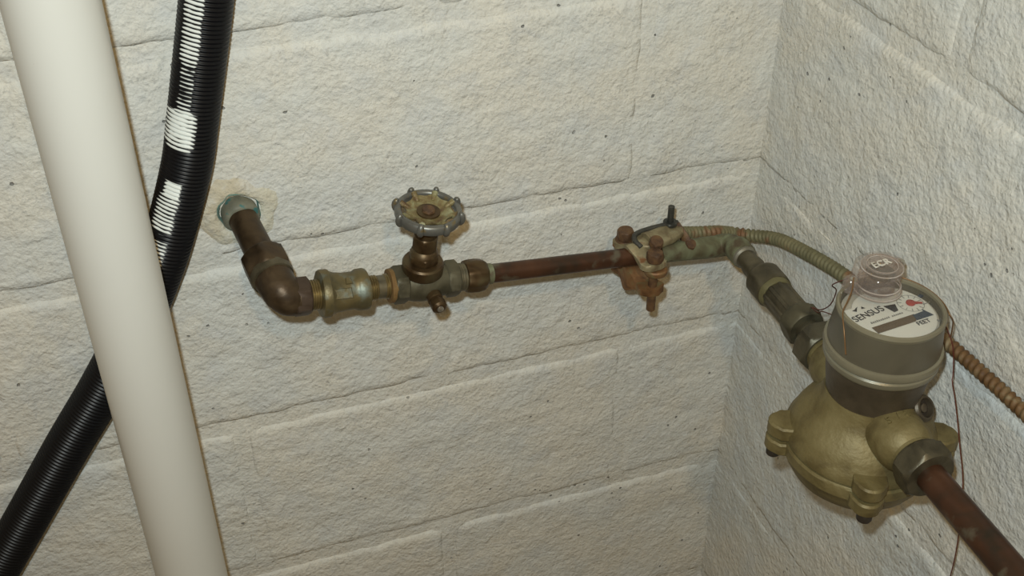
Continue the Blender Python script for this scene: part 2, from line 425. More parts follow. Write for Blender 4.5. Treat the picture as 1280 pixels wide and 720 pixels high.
# ================================================================== white drain pipe
PX, PY = -.5965, -.107
o = MB()
rmod = None
o.lathe((PX, PY, 0), (0, 0, 1), [(0.0, .0300), (2.195, .0300)], 72)
o.build('drain_pipe', M['pvc'], origin=(PX, PY, 0))
tag(bpy.data.objects['drain_pipe'], 'wide smooth white plastic drain pipe standing upright in front of the black hose', 'pipe')

# ================================================================== black ribbed hose
hp = [(-.436, -.032, 2.15), (-.444, -.032, 1.75), (-.470, -.030, 1.42), (-.491, -.026, 1.277), (-.498, -.026, 1.243), (-.5225, -.026, 1.150), (-.533, -.025, 1.112),
      (-.553, -.025, 1.060), (-.569, -.025, 1.024), (-.593, -.025, .979), (-.634, -.025, .916), (-.676, -.025, .858),
      (-.721, -.026, .794), (-.773, -.028, .721), (-.86, -.03, .60), (-.97, -.04, .42), (-1.10, -.08, .20), (-1.22, -.13, .022)]
PITCH = .0034
path = catmull(hp, PITCH/5)
rprof = [1.0, .985, .925, .925, .985]
o = MB(); o.tube(path, .0198, 40, rmod=lambda i, th: rprof[i % 5], ref=(1, 0, 0))
ho = o.build('corrugated_hose', M['hose'], smooth=80, origin=(-.5, -.026, 0))
tag(ho, 'black ribbed plastic hose with smeared white paint curving behind the white pipe', 'hose')
at_ = ho.data.attributes.new('paint', 'FLOAT', 'POINT')
lv = V((-.62, -.60, .5)).normalized()          # side of the hose that caught the paint
vals = [0.0]*len(ho.data.vertices)
for i, v in enumerate(ho.data.vertices):
    r = min(i//40, len(path)-1); c = path[r]; p = v.co+V((-.5, -.026, 0))
    if c.z < .99 or c.z > 1.30: continue
    nrm = (p-c).normalized(); z = c.z
    side = nrm.dot(V((-1, 0, .12)).normalized()); front = nrm.dot(V((.10, -.86, .5)).normalized())
    if front < -.1: continue
    nz = noise.noise(p*130)*.30 + noise.noise(p*320)*.22
    m = 0.0
    crest = {0: .30, 1: .16, 4: .16, 2: -.35, 3: -.35}[r % 5]
    if 1.132 < z < 1.30: m = .62 + crest - max(0, (abs(side-.50)-(.40 if z < 1.163 else .26)))*6 + nz*.7 - (.35 if 1.165 < z < 1.20 else 0) + (.25 if z < 1.163 else 0) - max(0, 1.140-z)*60
    if 1.086 < z < 1.105: m = .75 + crest*.2 - max(0, (abs(side-.48)-.27))*8
    if 1.022 < z <= 1.092: m = .60 + crest - max(0, (abs(side-.52)-.30))*6 + nz*.8 - (.5 if abs(z-1.058) < .0035 else 0)
    if 1.106 < z < 1.131: m = .0
    vals[i] = max(0, min(1, m))
at_.data.foreach_set('value', vals)

# ================================================================== axes of the plumbing
P1 = V((-.4570, -.0920, 1.0150)); D1 = V((.9888, .0647, -.1348)).normalized()
Q1 = V((-.0660, -.0961, .9703)); E1 = V((-.0366, -.9991, .0212)).normalized()
def p1(t): return P1+D1*t
def q1(t): return Q1+E1*t
UP1 = V((0, -.5, .85))

def threads(o, d, t0, t1, r, n, depth=.0006):
    prof = []
    for i in range(n):
        a = t0+(t1-t0)*i/n; w = (t1-t0)/n
        prof += [(a, r-depth), (a+w*.35, r), (a+w*.65, r)]
    prof.append((t1, r-depth))
    return MB().lathe(o, d, prof, 32)

# ---- stub out of the wall with its collar of caulk
ST = V((-.4975, 0, 1.0475)); SD = V((.015, -.092, -.021)).normalized()
t = thing('wall_stub_pipe', ST, 'short dark brown pipe coming straight out of the left wall above the elbow', 'pipe')
MB().lathe(ST, SD, [(-.01, .0122), (.055, .0122), (.062, .0122)], 32).jitter(.0004, 80).build('pipe_body', M['elbow'], t)
mbc = MB().lathe(ST, SD, [(-.012, .0150), (.004, .0158), (.0085, .0150), (.010, .0133), (.0105, .0118)], 36).jitter(.0016, 90)
cc = mbc.build('paint_collar', M['collar'], t, smooth=60); cc['label'] = 'pale paint collar with teal green corrosion'
MB().lathe(ST+V((0, 0, .001)), V((0, -1, 0)), [(-.004, .0150), (.0024, .0168), (.0030, .0172), (.0020, .0178), (-.004, .0182)], 40, cap=False).jitter(.0022, 110).build('corrosion_ring', M['verdigris'], t, smooth=70)
# irregular plaster patch on the wall round the stub
mbp = MB(); vs = []; fs = []; seg = 48; rings = [(.0150, -.006), (.0170, .0016), (.021, .0030), (.028, .0018), (.040, -.0035)]
for r, h in rings:
    for k in range(seg):
        th = 2*PI*k/seg; rr = r*(1+(.22*noise.noise(V((math.cos(th)*1.6, math.sin(th)*1.6, 2)))) * (1 if r > .018 else .2))
        x = ST.x+math.cos(th)*rr*1.05; z = ST.z+math.sin(th)*rr*.95
        vs.append((x, -(h+.0011*noise.noise(V((x*120, 0, z*120)))), z))
for i in range(len(rings)-1):
    for k in range(seg):
        k2 = (k+1) % seg; fs.append((i*seg+k, i*seg+k2, (i+1)*seg+k2, (i+1)*seg+k))
mbp.add(vs, fs); pp = mbp.build('plaster_patch', M['patch'], wl, smooth=80); pp['label'] = 'yellowed plaster round the stub pipe'

# ---- brass elbow with union nut and hex end
corner = V((-.4815, -.1010, 1.0205))
t = thing('elbow_fitting', ST+SD*.06, 'dark brown brass elbow with wide nut turning from wall stub to the right', 'pipe fitting')
s0 = ST+SD*.060; s1 = ST+SD*.081
MB().hexa(ST, SD, .056, .079, .0345, 6, rot=.15, ch=.0022).jitter(.0003, 60).build('union_nut', M['elbow'], t)
MB().lathe(ST, SD, [(.076, .0175), (.080, .0180), (.083, .0172), (.084, .015)], 36).build('rim_ring', M['union'], t)['label'] = 'lighter olive ring at the nut face'
A0 = ST+SD*.078; A1 = p1(-.018)
Cn = ST+SD*.100
bez = []
for i in range(15):
    u = i/14; a = A0.lerp(Cn+SD*.004, u); b = (Cn+SD*.004).lerp(A1, u); bez.append(a.lerp(b, u))
bez.append(p1(-.012))
MB().tube(bez, [.0158]*4+[.0155]*5+[.0148]*7, 32).jitter(.0006, 60).build('elbow_bend', M['elbow'], t)
MB().hexa(P1, D1, -.0165, -.0025, .0288, 6, rot=.18, ref=UP1).build('hex_collar', M['hexbrown'], t)['label'] = 'flat brown hexagonal end collar'

# ---- bronze coupling
t = thing('bronze_coupling', p1(.02), 'mottled greenish bronze coupling with two bulged ends left of the valve', 'pipe fitting')
threads(P1, D1, -.0025, .0075, .0126, 5).build('male_thread', M['thread'], t)['label'] = 'bright yellow brass thread'
MB().lathe(P1, D1, [(.0055, .0135), (.0062, .0188), (.008, .0198), (.0125, .0198), (.0145, .0180), (.018, .0166), (.025, .0158), (.031, .0158), (.034, .0160),
                    (.0355, .0168), (.037, .0176), (.043, .0176), (.0450, .0168), (.0455, .0135)], 40).jitter(.0008, 70).build('coupling_body', M['bronze'], t)
MB().prism([(-.0075, -.0042), (.0075, -.0042), (.0075, .0042), (-.0075, .0042)], p1(.0235)+V((0, -.0120, .0065)), D1, V((0, .45, .8)), V((0, -.8, .5)), .0040).build('raised_lug', M['bronze'], t)
MB().prism([(-.003, -.0030), (.003, -.0030), (.0022, .003), (-.0022, .003)], p1(.0300)+V((0, -.006, .0125)), D1, V((0, .85, .5)), V((0, -.45, .85)), .0035).build('raised_lug', M['bronze'], t)
# ---- nipple
t = thing('threaded_nipple', p1(.055), 'short brass nipple with threads showing between coupling and valve', 'pipe fitting')
MB().lathe(P1, D1, [(.045, .0098), (.064, .0098)], 30).build('nipple_body', M['nipple'], t)
threads(P1, D1, .0455, .0535, .0106, 4).build('thread', M['thread'], t)
threads(P1, D1, .0600, .0640, .0106, 2).build('thread', M['thread'], t)

# ---- gate valve
t = thing('gate_valve', p1(.0918), 'tarnished bronze shut-off valve with a grey scalloped round handle on top', 'valve')
MB().lathe(P1, D1, [(.0635, .0105), (.0640, .0142), (.0668, .0148), (.0685, .0142), (.069, .011)], 30).jitter(.0006, 140).build('rust_ring', M['orangerust'], t)['label'] = 'orange rust ring at the valve inlet'
vb = MB().lathe(P1, D1, [(.072, .012), (.0725, .0138), (.080, .0142), (.085, .0158), (.092, .0165), (.099, .0158), (.104, .0142), (.112, .0135), (.1205, .0130)], 36)
vb.jitter(.0004, 60).build('valve_body', M['valve'], t)
MB().hexa(P1, D1, .0668, .0790, .0292, 6, rot=.12, ref=UP1).build('hex_end', M['valve'], t)
MB().hexa(P1, D1, .1130, .1245, .0285, 6, rot=.12, ref=UP1).build('hex_end', M['valve'], t)
B0 = p1(.0925); SDN = V((.0075, -.0075, .0715)).normalized()
MB().lathe(B0, SDN, [(.0, .0130), (.011, .0135), (.0115, .0162), (.013, .0172), (.0215, .0172), (.0232, .0160), (.0236, .0120)], 40).build('bonnet_ring', M['bonnet'], t)
MB().hexa(B0, SDN, .0232, .0320, .0225, 6, rot=.35).build('bonnet_hex', M['bonnet'], t)
MB().lathe(B0, SDN, [(.031, .0118), (.0335, .0112), (.036, .0088), (.039, .0084)], 30).build('bonnet_neck', M['bonnet'], t)
MB().hexa(B0, SDN, .0365, .0500, .0195, 6, rot=.1).build('packing_nut', M['bonnet'], t)
MB().lathe(B0, SDN, [(.049, .0086), (.055, .0080), (.056, .0095), (.0740, .0095)], 28).build('stem', M['bonnet'], t)
# drain boss pointing at the room
DD = V((.08, -.97, -.15)).normalized(); DB = p1(.0985)+V((0, -.008, -.004))
MB().lathe(DB, DD, [(.0, .0068), (.012, .0066), (.0125, .0056), (.0155, .0058), (.016, .0066), (.0215, .0064), (.0232, .0045)], 24).build('drain_cap', M['bonnet'], t)
MB().lathe(DB, DD, [(.0228, .0030), (.0242, .0028), (.0248, .0014)], 16).build('drain_screw', M['tip'], t)['label'] = 'shiny bare screw tip'
# handwheel
hw = MB(); HC = B0+SDN*.0730
prof = [(-.0040, .0240), (-.0044, .0262), (-.0020, .0272), (.0022, .0268), (.0040, .0250), (.0038, .0228), (.0015, .0215), (-.002, .0218), (-.0040, .0240)]
hw.lathe(HC, SDN, prof, 96, cap=False)
hand = hw.build('handwheel', M['wheelrim'], t, smooth=70); hand['label'] = 'grey painted rim with eight raised knuckles'
ha = (V((1, 0, 0)) - SDN*SDN.x).normalized(); hb = SDN.cross(ha)
for k in range(8):
    th = 2*PI*(k+.36)/8; rd = ha*math.cos(th)+hb*math.sin(th); tn = SDN.cross(rd)
    kn = MB(); pts = []; rr = []
    for i in range(9):
        u = -1+2*i/8; a = u*1.35
        pts.append(HC+rd*(.0246+.0030*math.cos(a)*1.0)+SDN*(.0052*math.sin(a))); rr.append(.0027*(1-.35*u*u))
    kn.tube(pts, rr, 12); 
    kn.build('knuckle', M['wheelrim'], hand, smooth=80)
    sp = MB().tube([HC+rd*.0160-SDN*.0006, HC+rd*.0195+SDN*.0012, HC+rd*.0235+SDN*.0030], [.0019, .0024, .0028], 10)
    sp.build('spoke', M['wheeldish'], hand, smooth=80)
ds = MB(); vs = []; fs = []; seg = 64
pr = [(.0, .0058), (.0030, .0058), (.0010, .0001), (-.0006, .0060), (-.0004, .0130), (.0016, .0168), (.0026, .0192), (.0004, .0190), (-.0030, .012), (-.0040, .006)]
for i, (h, r) in enumerate(pr[2:]):
    for k in range(seg):
        th = 2*PI*k/seg; sc = 1+(.07*math.cos(8*(th-.36*PI/4)) if r > .012 else 0)
        vs.append(HC+SDN*h+(ha*math.cos(th)+hb*math.sin(th))*r*sc)
nr = len(pr)-2
for i in range(nr-1):
    for k in range(seg):
        k2 = (k+1) % seg; fs.append((i*seg+k, i*seg+k2, (i+1)*seg+k2, (i+1)*seg+k))
ds.add(vs, fs); ds.jitter(.0005, 160)
ds.build('dish', M['wheeldish'], hand, smooth=70)['label'] = 'corroded yellow and brown centre dish'
MB().hexa(HC, SDN, -.0035, .0030, .0100, 6, rot=.3).build('centre_nut', M['rust'], hand)['label'] = 'rusty brown nut in the middle of the wheel'

# ---- compression joint right of the valve
t = thing('compression_joint', p1(.14), 'rounded brown brass compression nut between valve and copper pipe', 'pipe fitting')
threads(P1, D1, .1245, .1315, .0122, 3).build('male_thread', M['nipple'], t)
def knob(i, th, tt): return 1+.035*math.cos(8*th)
MB().lathe(P1, D1, [(.1305, .0105), (.1315, .0132), (.135, .0140), (.1420, .0142), (.1475, .0135), (.1505, .0115), (.1515, .0090)], 48, rmod=knob).build('nut', M['bonnet'], t, smooth=50)
MB().lathe(P1, D1, [(.1500, .0093), (.1560, .0090), (.1570, .0077)], 24).build('ferrule', M['patina'], t)['label'] = 'grey green ferrule'
# ---- copper pipe
t = MB().lathe(P1, D1, [(.1530, .0083), (.2, .0083), (.25, .0083), (.30, .0083), (.345, .0083)], 32).build('copper_pipe', M['copper'], origin=p1(.25))
tag(t, 'straight reddish brown copper pipe between the valve and the ground clamp', 'pipe')

# ---- copper elbow in the corner
el = [p1(.322), p1(.345), p1(.370), p1(.385)]
Cx = (p1(.4016)+q1(-.026))*.5
for i in range(1, 12):
    u = i/12; a = p1(.385).lerp(Cx, u); b = Cx.lerp(q1(-.008), u); el.append(a.lerp(b, u))
el.append(q1(-.008)); el.append(q1(.0035))
t = MB().tube(el, [.0090, .0095, .0102, .0104]+[.0106]*9+[.0112, .0120, .0122, .0118], 28).jitter(.0004, 70).build('corner_elbow', M['patina'], origin=p1(.38), smooth=60)
tag(t, 'green patinated copper elbow turning the pipe forward in the wall corner', 'pipe fitting')

# ---- pipe run along the right wall
t = thing('pipe_union', q1(.04), 'dull brass union and ribbed sleeve leading from the corner to the meter', 'pipe fitting')
MB().lathe(Q1, E1, [(.001, .0105), (.002, .0113), (.006, .0112), (.0075, .0095)], 28).build('solder_ring', M['whitering'], t)['label'] = 'whitish solder ring'
MB().lathe(Q1, E1, [(.002, .0092), (.018, .0092), (.0185, .0100), (.0235, .0104), (.0245, .0100), (.030, .0100), (.0306, .0108), (.036, .0112), (.046, .0150)], 30).build('tailpiece', M['union'], t)
MB().hexa(Q1, E1, .0395, .0620, .0325, 8, rot=.2, ch=.0028).jitter(.0003, 60).build('union_nut', M['union'], t)
MB().lathe(Q1, E1, [(.060, .0145), (.0615, .0156), (.0650, .0154), (.0675, .0138)], 30).jitter(.0006, 120).build('packing_ring', M['unionring'], t)['label'] = 'mossy yellow green ring'
MB().lathe(Q1, E1, [(.065, .0122), (.068, .0135), (.104, .0135), (.106, .0122)], 72, rmod=lambda i, th, tt: 1+.055*(1 if math.cos(9*th) > .3 else -.5)).build('ribbed_sleeve', M['union'], t, smooth=30)
MB().hexa(Q1, E1, .1020, .1200, .0320, 6, rot=.35, ch=.002).build('hex_nut', M['valve'], t)
MB().lathe(Q1, E1, [(.118, .0105), (.150, .0105)], 28).build('tail_pipe', M['union'], t)

# ================================================================== water meter
MX, MY = -.0750, -.3130
RZ = 1.067
t = thing('water_meter', (MX, MY, .905), 'round brass and grey water meter with white dial and clear seal cap by right wall', 'water meter')
meter = t
MO = V((MX, MY, 0)); ZU = V((0, 0, 1))
body = MB().lathe(MO, ZU, [(.9385, .0560), (.9400, .0580), (.9460, .0582), (.9490, .0565), (.9560, .0540), (.9640, .0500), (.9700, .0440), (.9760, .0395), (.9830, .0365), (.9900, .0350)], 64)
body.jitter(.0007, 40); bodyo = body.build('meter_body', M['meterbody'], t)
MB().lathe(MO, ZU, [(.9000, .0300), (.9030, .0420), (.9100, .0500), (.9200, .0555), (.9260, .0575), (.9270, .0585), (.9360, .0588), (.9380, .0575)], 64).jitter(.0007, 40).build('bottom_case', M['meterbody'], t)
for deg in (-27, 63, 155, 243):
    a = math.radians(deg); dr = V((math.cos(a), math.sin(a), 0)); tn = ZU.cross(dr)
    ol = [(.048, -.0125), (.062, -.0125)]+[(.0625+.0098*math.sin(x)*1.0, -.0105*math.cos(x)) for x in [PI*i/10 for i in range(1, 10)]]+[(.062, .0125), (.048, .0125)]
    lg = MB().prism(ol, MO+ZU*.9395, dr, tn, ZU, .0125, .0015).build('bolt_lug', M['meterbody'], t)
    MB().prism(ol, MO+ZU*.9240, dr, tn, ZU, .0120, .0015).build('bolt_lug', M['meterbody'], t)
    MB().hexa(MO+dr*.0645, -ZU, -.9240, -.9160, .0110, 6).build('bolt', M['hole'], t)
# inlet and outlet spuds with nuts
for (dv, t0) in ((-E1, 0), (E1, 1)):
    o0 = V((MX, MY, .9745)); d = dv.normalized()
    MB().lathe(o0, d, [(.028, .0225), (.050, .0215), (.056, .0200), (.060, .0170), (.078, .0165)], 32).build('spud', M['meterbody'], t)
    MB().hexa(o0, d, .0640, .0830, .0385, 6, rot=.3, ch=.002).build('coupling_nut', M['union'], t)
# boss with dark screw hole facing out
bd = V((.30, -.72, .62)).normalized(); bo_ = V((-.0390, -.3400, .9640))
bo_ = V((-.0500, -.3400, .9850))
MB().lathe(bo_, bd, [(-.014, .0105), (.004, .0103), (.0058, .0090), (.006, .0074), (.0010, .0070)], 28, cap=False).build('screw_boss', M['meterneck'], t)
MB().lathe(bo_, bd, [(-.01, .0072), (.0016, .0072)], 20).build('recess', M['hole'], t)
MB().lathe(bo_, bd, [(-.008, .0034), (.0040, .0034), (.0046, .0024)], 16).build('screw', M['meterneck'], t)
# neck, ring bands, register shroud
MB().lathe(MO, ZU, [(.985, .0345), (.992, .0345), (1.006, .0370), (1.018, .0385), (1.0245, .0395)], 64).build('neck', M['meterneck'], t)
MB().lathe(MO, ZU, [(1.0215, .0400), (1.0225, .0412), (1.0245, .0420), (1.0275, .0420), (1.0290, .0405), (1.0298, .0405), (1.0308, .0428), (1.0340, .0434), (1.0365, .0426), (1.0375, .0400)], 72).build('clamp_ring', M['regring'], t)
RGR = .0378
MB().lathe(MO, ZU, [(1.0360, .0408), (1.0430, .0405), (1.0640, RGR), (1.0668, RGR-.0006), (RZ, RGR-.0016), (1.0655, RGR-.0020), (1.0600, RGR-.0026), (1.0595, .030), (1.0590, .0)][:8], 80).build('register', M['register'], t)
reg = [c for c in t.children if c.name.startswith('register')][0] if t.children else None
reg = bpy.data.objects['register']
MB().lathe(MO, ZU, [(1.0625, RGR+.0004), (1.0650, RGR+.0012), (1.0672, RGR+.0004), (1.0678, RGR-.0010), (1.0670, RGR-.0020), (1.0650, RGR-.0022)], 80, cap=False).build('rim', M['regring'], reg)
# dial face
DZ = 1.0612
th0 = math.radians(6.0); DX = V((math.cos(th0), math.sin(th0), 0)); DY = V((-math.sin(th0), math.cos(th0), 0))
def dp(x, y, z=DZ): return V((MX, MY, 0))+DX*x+DY*y+ZU*z
dial = MB().lathe(MO+ZU*0, ZU, [(1.0590, .0345), (1.0600, .0345)], 64).build('dial_bed', M['dialbase'], t)
ol = []
for i in range(48):
    a = 2*PI*i/48; r = .0330
    if 1.15 < a < 2.5: r = .0270
    ol.append((r*math.cos(a), r*math.sin(a)))
dl = MB().prism(ol, MO+ZU*1.0600, DX, DY, ZU, .0010, .0002).build('dial', M['dial'], t); dl['label'] = 'white printed dial face'
def strip(name, pts, mat, par, z=DZ, h=.0003):
    b = MB(); c = [dp(x, y, z) for x, y in pts]; n = len(c); c += [p+ZU*h for p in c]
    b.add(c, [tuple(range(n))[::-1], tuple(range(n, 2*n))]+[(k, (k+1) % n, n+(k+1) % n, n+k) for k in range(n)])
    return b.build(name, mat, par)
DZ = 1.0611
def w2d(x, y):
    v = V((x-MX, y-MY, 0)); return v.dot(DX), v.dot(DY)
# lettering
lx, ly = w2d(-.0905, -.3090)
text('dial_lettering', 'SENSUS', .0086, dp(lx, ly), DX*math.cos(.10)+DY*math.sin(.10), DY*math.cos(.10)-DX*math.sin(.10), M['ink'], dl)
lx, ly = w2d(-.0960, -.3015)
strip('logo_swoosh', [(lx-.0035, ly-.0002), (lx-.001, ly-.0022), (lx+.0012, ly+.0004), (lx+.0030, ly+.0022), (lx+.0004, ly+.0012), (lx-.001, ly+.0002)], M['ink'], dl)
strip('logo_wedge', [(lx+.0040, ly-.0010), (lx+.0072, ly-.0014), (lx+.0056, ly+.0012)], M['ink'], dl)
lx, ly = w2d(-.0700, -.3085)
strip('leak_triangle', [(lx-.0045, ly+.0045), (lx+.0048, ly+.0030), (lx+.0020, ly-.0040), (lx-.0018, ly-.0045)], M['ink'], dl)
# sweep circle and red pointer
cx, cy = w2d(-.0542, -.3078)
def ring(name, cx, cy, r0, r1, mat, par):
    b = MB(); n = 48; vs = []; fs = []
    for r in (r0, r1):
        for k in range(n): vs.append(dp(cx+r*math.cos(2*PI*k/n), cy+r*math.sin(2*PI*k/n), DZ+.0003))
    for k in range(n): k2 = (k+1) % n; fs.append((k, k2, n+k2, n+k))
    b.add(vs, fs); return b.build(name, mat, par)
ring('sweep_circle', cx, cy, .00955, .01000, M['inkgrey'], dl)
for k in range(12):
    a = 2*PI*k/12; c_, s_ = math.cos(a), math.sin(a); w = .00018
    strip('tick', [(cx+c_*.0066-s_*w, cy+s_*.0066+c_*w), (cx+c_*.0066+s_*w, cy+s_*.0066-c_*w), (cx+c_*.0095+s_*w, cy+s_*.0095-c_*w), (cx+c_*.0095-s_*w, cy+s_*.0095+c_*w)], M['inkgrey'], dl)
pt = MB().lathe(dp(cx, cy, DZ), ZU, [(.0002, .0034), (.0012, .0034), (.0015, .0028)], 24)
aa = math.radians(-24); c_, s_ = math.cos(aa), math.sin(aa)
q = [dp(cx+c_*u-s_*w, cy+s_*u+c_*w, DZ+.0004+z) for z in (0, .0006) for u, w in ((.001, .0018), (.001, -.0018), (.0086, -.0006), (.0086, .0006))]
pt.add(q, [(3, 2, 1, 0), (4, 5, 6, 7), (0, 1, 5, 4), (1, 2, 6, 5), (2, 3, 7, 6), (3, 0, 4, 7)])
pt.build('pointer', M['inkred'], t)['label'] = 'red sweep pointer'
# small print, counter window and units
lx, ly = w2d(-.0800, -.3172)
for i in range(17):
    if i == 10: continue
    x = lx-.0150+i*.00172; h = .0011 if i % 3 else .0015
    strip('small_print', [(x, ly-.0010+i*.00003), (x+.0012, ly-.0010+i*.00003), (x+.0012, ly+h*.6), (x+.0003, ly+h*.5)], M['inkgrey'], dl)
lx, ly = w2d(-.0770, -.3252)
strip('counter_window', [(lx-.0200, ly-.0036), (lx+.0140, ly-.0036), (lx+.0180, ly+.0036), (lx-.0200, ly+.0036)], M['counter'], dl)
strip('unit_wedge', [(lx+.0150, ly-.0030), (lx+.0300, ly-.0030), (lx+.0270, ly+.0056), (lx+.0262, ly+.0034), (lx+.0160, ly+.0028)], M['navy'], dl, h=.0005)
text('unit_lettering', 'FEET', .0056, dp(lx+.0180, ly-.0066), DX, DY, M['ink'], dl)
lx, ly = w2d(-.0440, -.3130)
strip('small_print', [(lx-.002, ly+.0008), (lx+.0045, ly+.0014), (lx+.0045, ly+.0020), (lx-.002, ly+.0014)], M['inkgrey'], dl)
strip('dial_stop', [(lx+.0015, ly+.0085), (lx+.0045, ly+.0085), (lx+.0045, ly+.0110), (lx+.0015, ly+.0110)], M['navy'], dl, h=.0012)
text('small_lettering', 'R S', .0034, dp(lx-.0040, ly-.0185), DX, DY, M['inkgrey'], dl)
# clear lens
MB().lathe(MO, ZU, [(1.0640, .0356), (1.0652, .0356)], 64).build('lens', M['lens'], t)['label'] = 'clear cover over the dial'
# seal cap
CX = V((-.0715, -.2895, 0))
capr = MB().lathe(CX, ZU, [(1.0655, .0172), (1.0700, .0170), (1.0710, .0154), (1.0850, .0150), (1.0880, .0140), (1.0885, .0118), (1.0865, .0112), (1.0860, .0)][:8], 48, cap=False)
cap = capr.build('seal_cap', M['capmilk'], t, smooth=45); cap['label'] = 'clear plastic seal cap with raised letters'
MB().lathe(CX, ZU, [(1.0665, .0125), (1.0780, .0122), (1.0795, .0110)], 40).build('inner_cup', M['cap'], cap, smooth=45)
for r_, z_, w_ in ((.0150, 1.0860, .0006), (.0158, 1.0715, .0007), (.0112, 1.0878, .0004), (.0172, 1.0668, .0006)):
    MB().lathe(CX, ZU, [(z_-w_, r_), (z_, r_+w_), (z_+w_, r_), (z_, r_-w_), (z_-w_, r_)], 48, cap=False).build('ridge', M['caprim'], cap, smooth=80)
MB().lathe(CX, ZU, [(1.0800, .0100), (1.0812, .0104), (1.0816, .0096)], 36).build('core_disc', M['capcore'], cap, smooth=45)
sk = []
for i in range(40):
    a = 2*PI*i/40; r = .0192+.0008*math.sin(3*a); sk.append((r*math.cos(a), r*math.sin(a)))
sk2 = MB(); vs = []; fs = []
for z, q in ((1.0660, 1.0), (1.0780, .97), (1.0860, .93), (1.0866, .90)):
    for (x, y) in sk:
        yy = y; vs.append(CX+V((x*q, y*q+.0015, z)))
for i in range(3):
    for k in range(40):
        if -.25 < math.sin(2*PI*k/40) and True:
            k2 = (k+1) % 40; fs.append((i*40+k, i*40+k2, (i+1)*40+k2, (i+1)*40+k))
sk2.add(vs, fs); sk2.build('cap_skirt', M['capmilk'], cap, smooth=45)
text('cap_lettering', 'ECR', .0088, CX+V((.0005, .0020, 1.0872)), DX, DY, M['capink'], cap, ext=.0004)
for (lx, ly, r) in ((-.0905, -.2830, .0062), (-.0445, -.2745, .0052)):
    lo = MB().lathe(V((lx, ly, 0)), ZU, [(1.0655, r), (1.0735, r*.96), (1.0755, r*.7)], 28)
    lo.build('seal_lug', M['capmilk'], cap, smooth=45)
    MB().lathe(V((lx+.0008, ly-.0016, 0)), ZU, [(1.0740, r*.5), (1.0762, r*.46), (1.0770, r*.2)], 20).build('screw_head', M['tip'], cap)
# raised figures on the brass flange
for i, ch in enumerate('5/8'):
    a = math.radians(118-i*19); n_ = V((math.cos(a), 0, math.sin(a)))
    text('cast_figure', ch, .0085, V((MX-.0018, MY-.0395, .9746))+n_*.0226, V((0, -1, 0)).cross(n_)*-1, V((0, 1, 0)), M['meterbody'], bodyo, ext=.0011)

# outlet pipe past the meter, down to the floor
outp = [V((MX, MY, .9745))+E1*.070+V((0, 0, 0))]
op = catmull([outp[0]+E1*.010, outp[0]+E1*.06, outp[0]+E1*.16, outp[0]+E1*.22], .01)
last = op[-1]; op += [last+E1*.012+V((0, 0, -.004)), last+E1*.020+V((0, 0, -.012)), last+E1*.024+V((0, 0, -.024))]
op.append(V((op[-1].x, op[-1].y, .0)))
o = MB().tube(op, .0111, 24).build('outlet_pipe', M['copper'], origin=op[-1], smooth=60)
tag(o, 'brown copper pipe leaving the front of the water meter along the right wall', 'pipe')

# ================================================================== ground clamp on the copper pipe
CL = p1(.3125)
t = thing('ground_clamp', CL, 'tan bronze ground clamp with rusty bolts gripping the copper pipe', 'pipe clamp')
Az = V((0, 0, 1)); X_ = D1.copy(); X_ = (X_ - Az*X_.dot(Az)).normalized(); Y_ = Az.cross(X_)     # Y_ points to the wall
def lp(x, y, z): return CL + X_*x + Y_*y + Az*z
Bb = (.000, -.0215); Ab = (-.0075, .0215)       # front and back bolt in plan
Bb = (-.0070, -.0215); Ab = (-.0150, .0200)
# upper jaw: a saddle casting over the pipe
def jaw(name, sgn, zin, thick, mat):
    b = MB(); vs = []; fs = []; n = 22; m = 6
    for i in range(n+1):
        u = -1+2*i/n; y = u*.0285
        cx_ = (Bb[0]+(Ab[0]-Bb[0])*(u+1)/2)
        arch = math.sqrt(max(0, .0108**2-min(abs(y), .0108)**2))
        zi = arch if abs(y) < .0108 else 0
        zi = (zin+zi*.85 if sgn > 0 else .0086+.0099*(abs(y)/.0108)**2) if abs(y) < .0108 else zin
        zo = zin+thick+(.0075*math.exp(-(y/.0085)**2))
        wd = .0088+.0034*math.exp(-((abs(y)-.0215)/.006)**2)+.0040*math.exp(-(y/.01)**2)
        if abs(u) > .85: wd *= math.sqrt(max(.15, 1-((abs(u)-.85)/.15)**2))
        for k, (wx, zz) in enumerate(((-1, zi), (1, zi), (1, zo-.001), (.8, zo), (-.8, zo), (-1, zo-.001))):
            vs.append(lp(cx_+wx*wd, y, sgn*zz))
    for i in range(n):
        for k in range(m):
            k2 = (k+1) % m; fs.append((i*m+k, i*m+k2, (i+1)*m+k2, (i+1)*m+k))
    fs.append(tuple(range(m))[::-1]); fs.append(tuple(n*m+k for k in range(m)))
    b.add(vs, fs); b.jitter(.0006, 90)
    return b.build(name, mat, t, smooth=50)
sd = [(-.012, -.003), (-.006, -.008), (.006, -.008), (.022, -.005), (.036, .002), (.040, .010), (.037, .018), (.026, .022), (.004, .022), (-.010, .018), (-.014, .008)]
MB().prism(sd, lp(0, 0, .0085), X_, Y_, (Az-X_*.10-Y_*.05), .0075, .0018).jitter(.0006, 90).build('saddle', M['clamp'], t, smooth=50)
uj = jaw('upper_jaw', 1, .0022, .0060, M['clamp'])
lj = jaw('lower_jaw', -1, .0185, .0075, M['clampdark']); lj['label'] = 'rust brown lower jaw below the pipe'
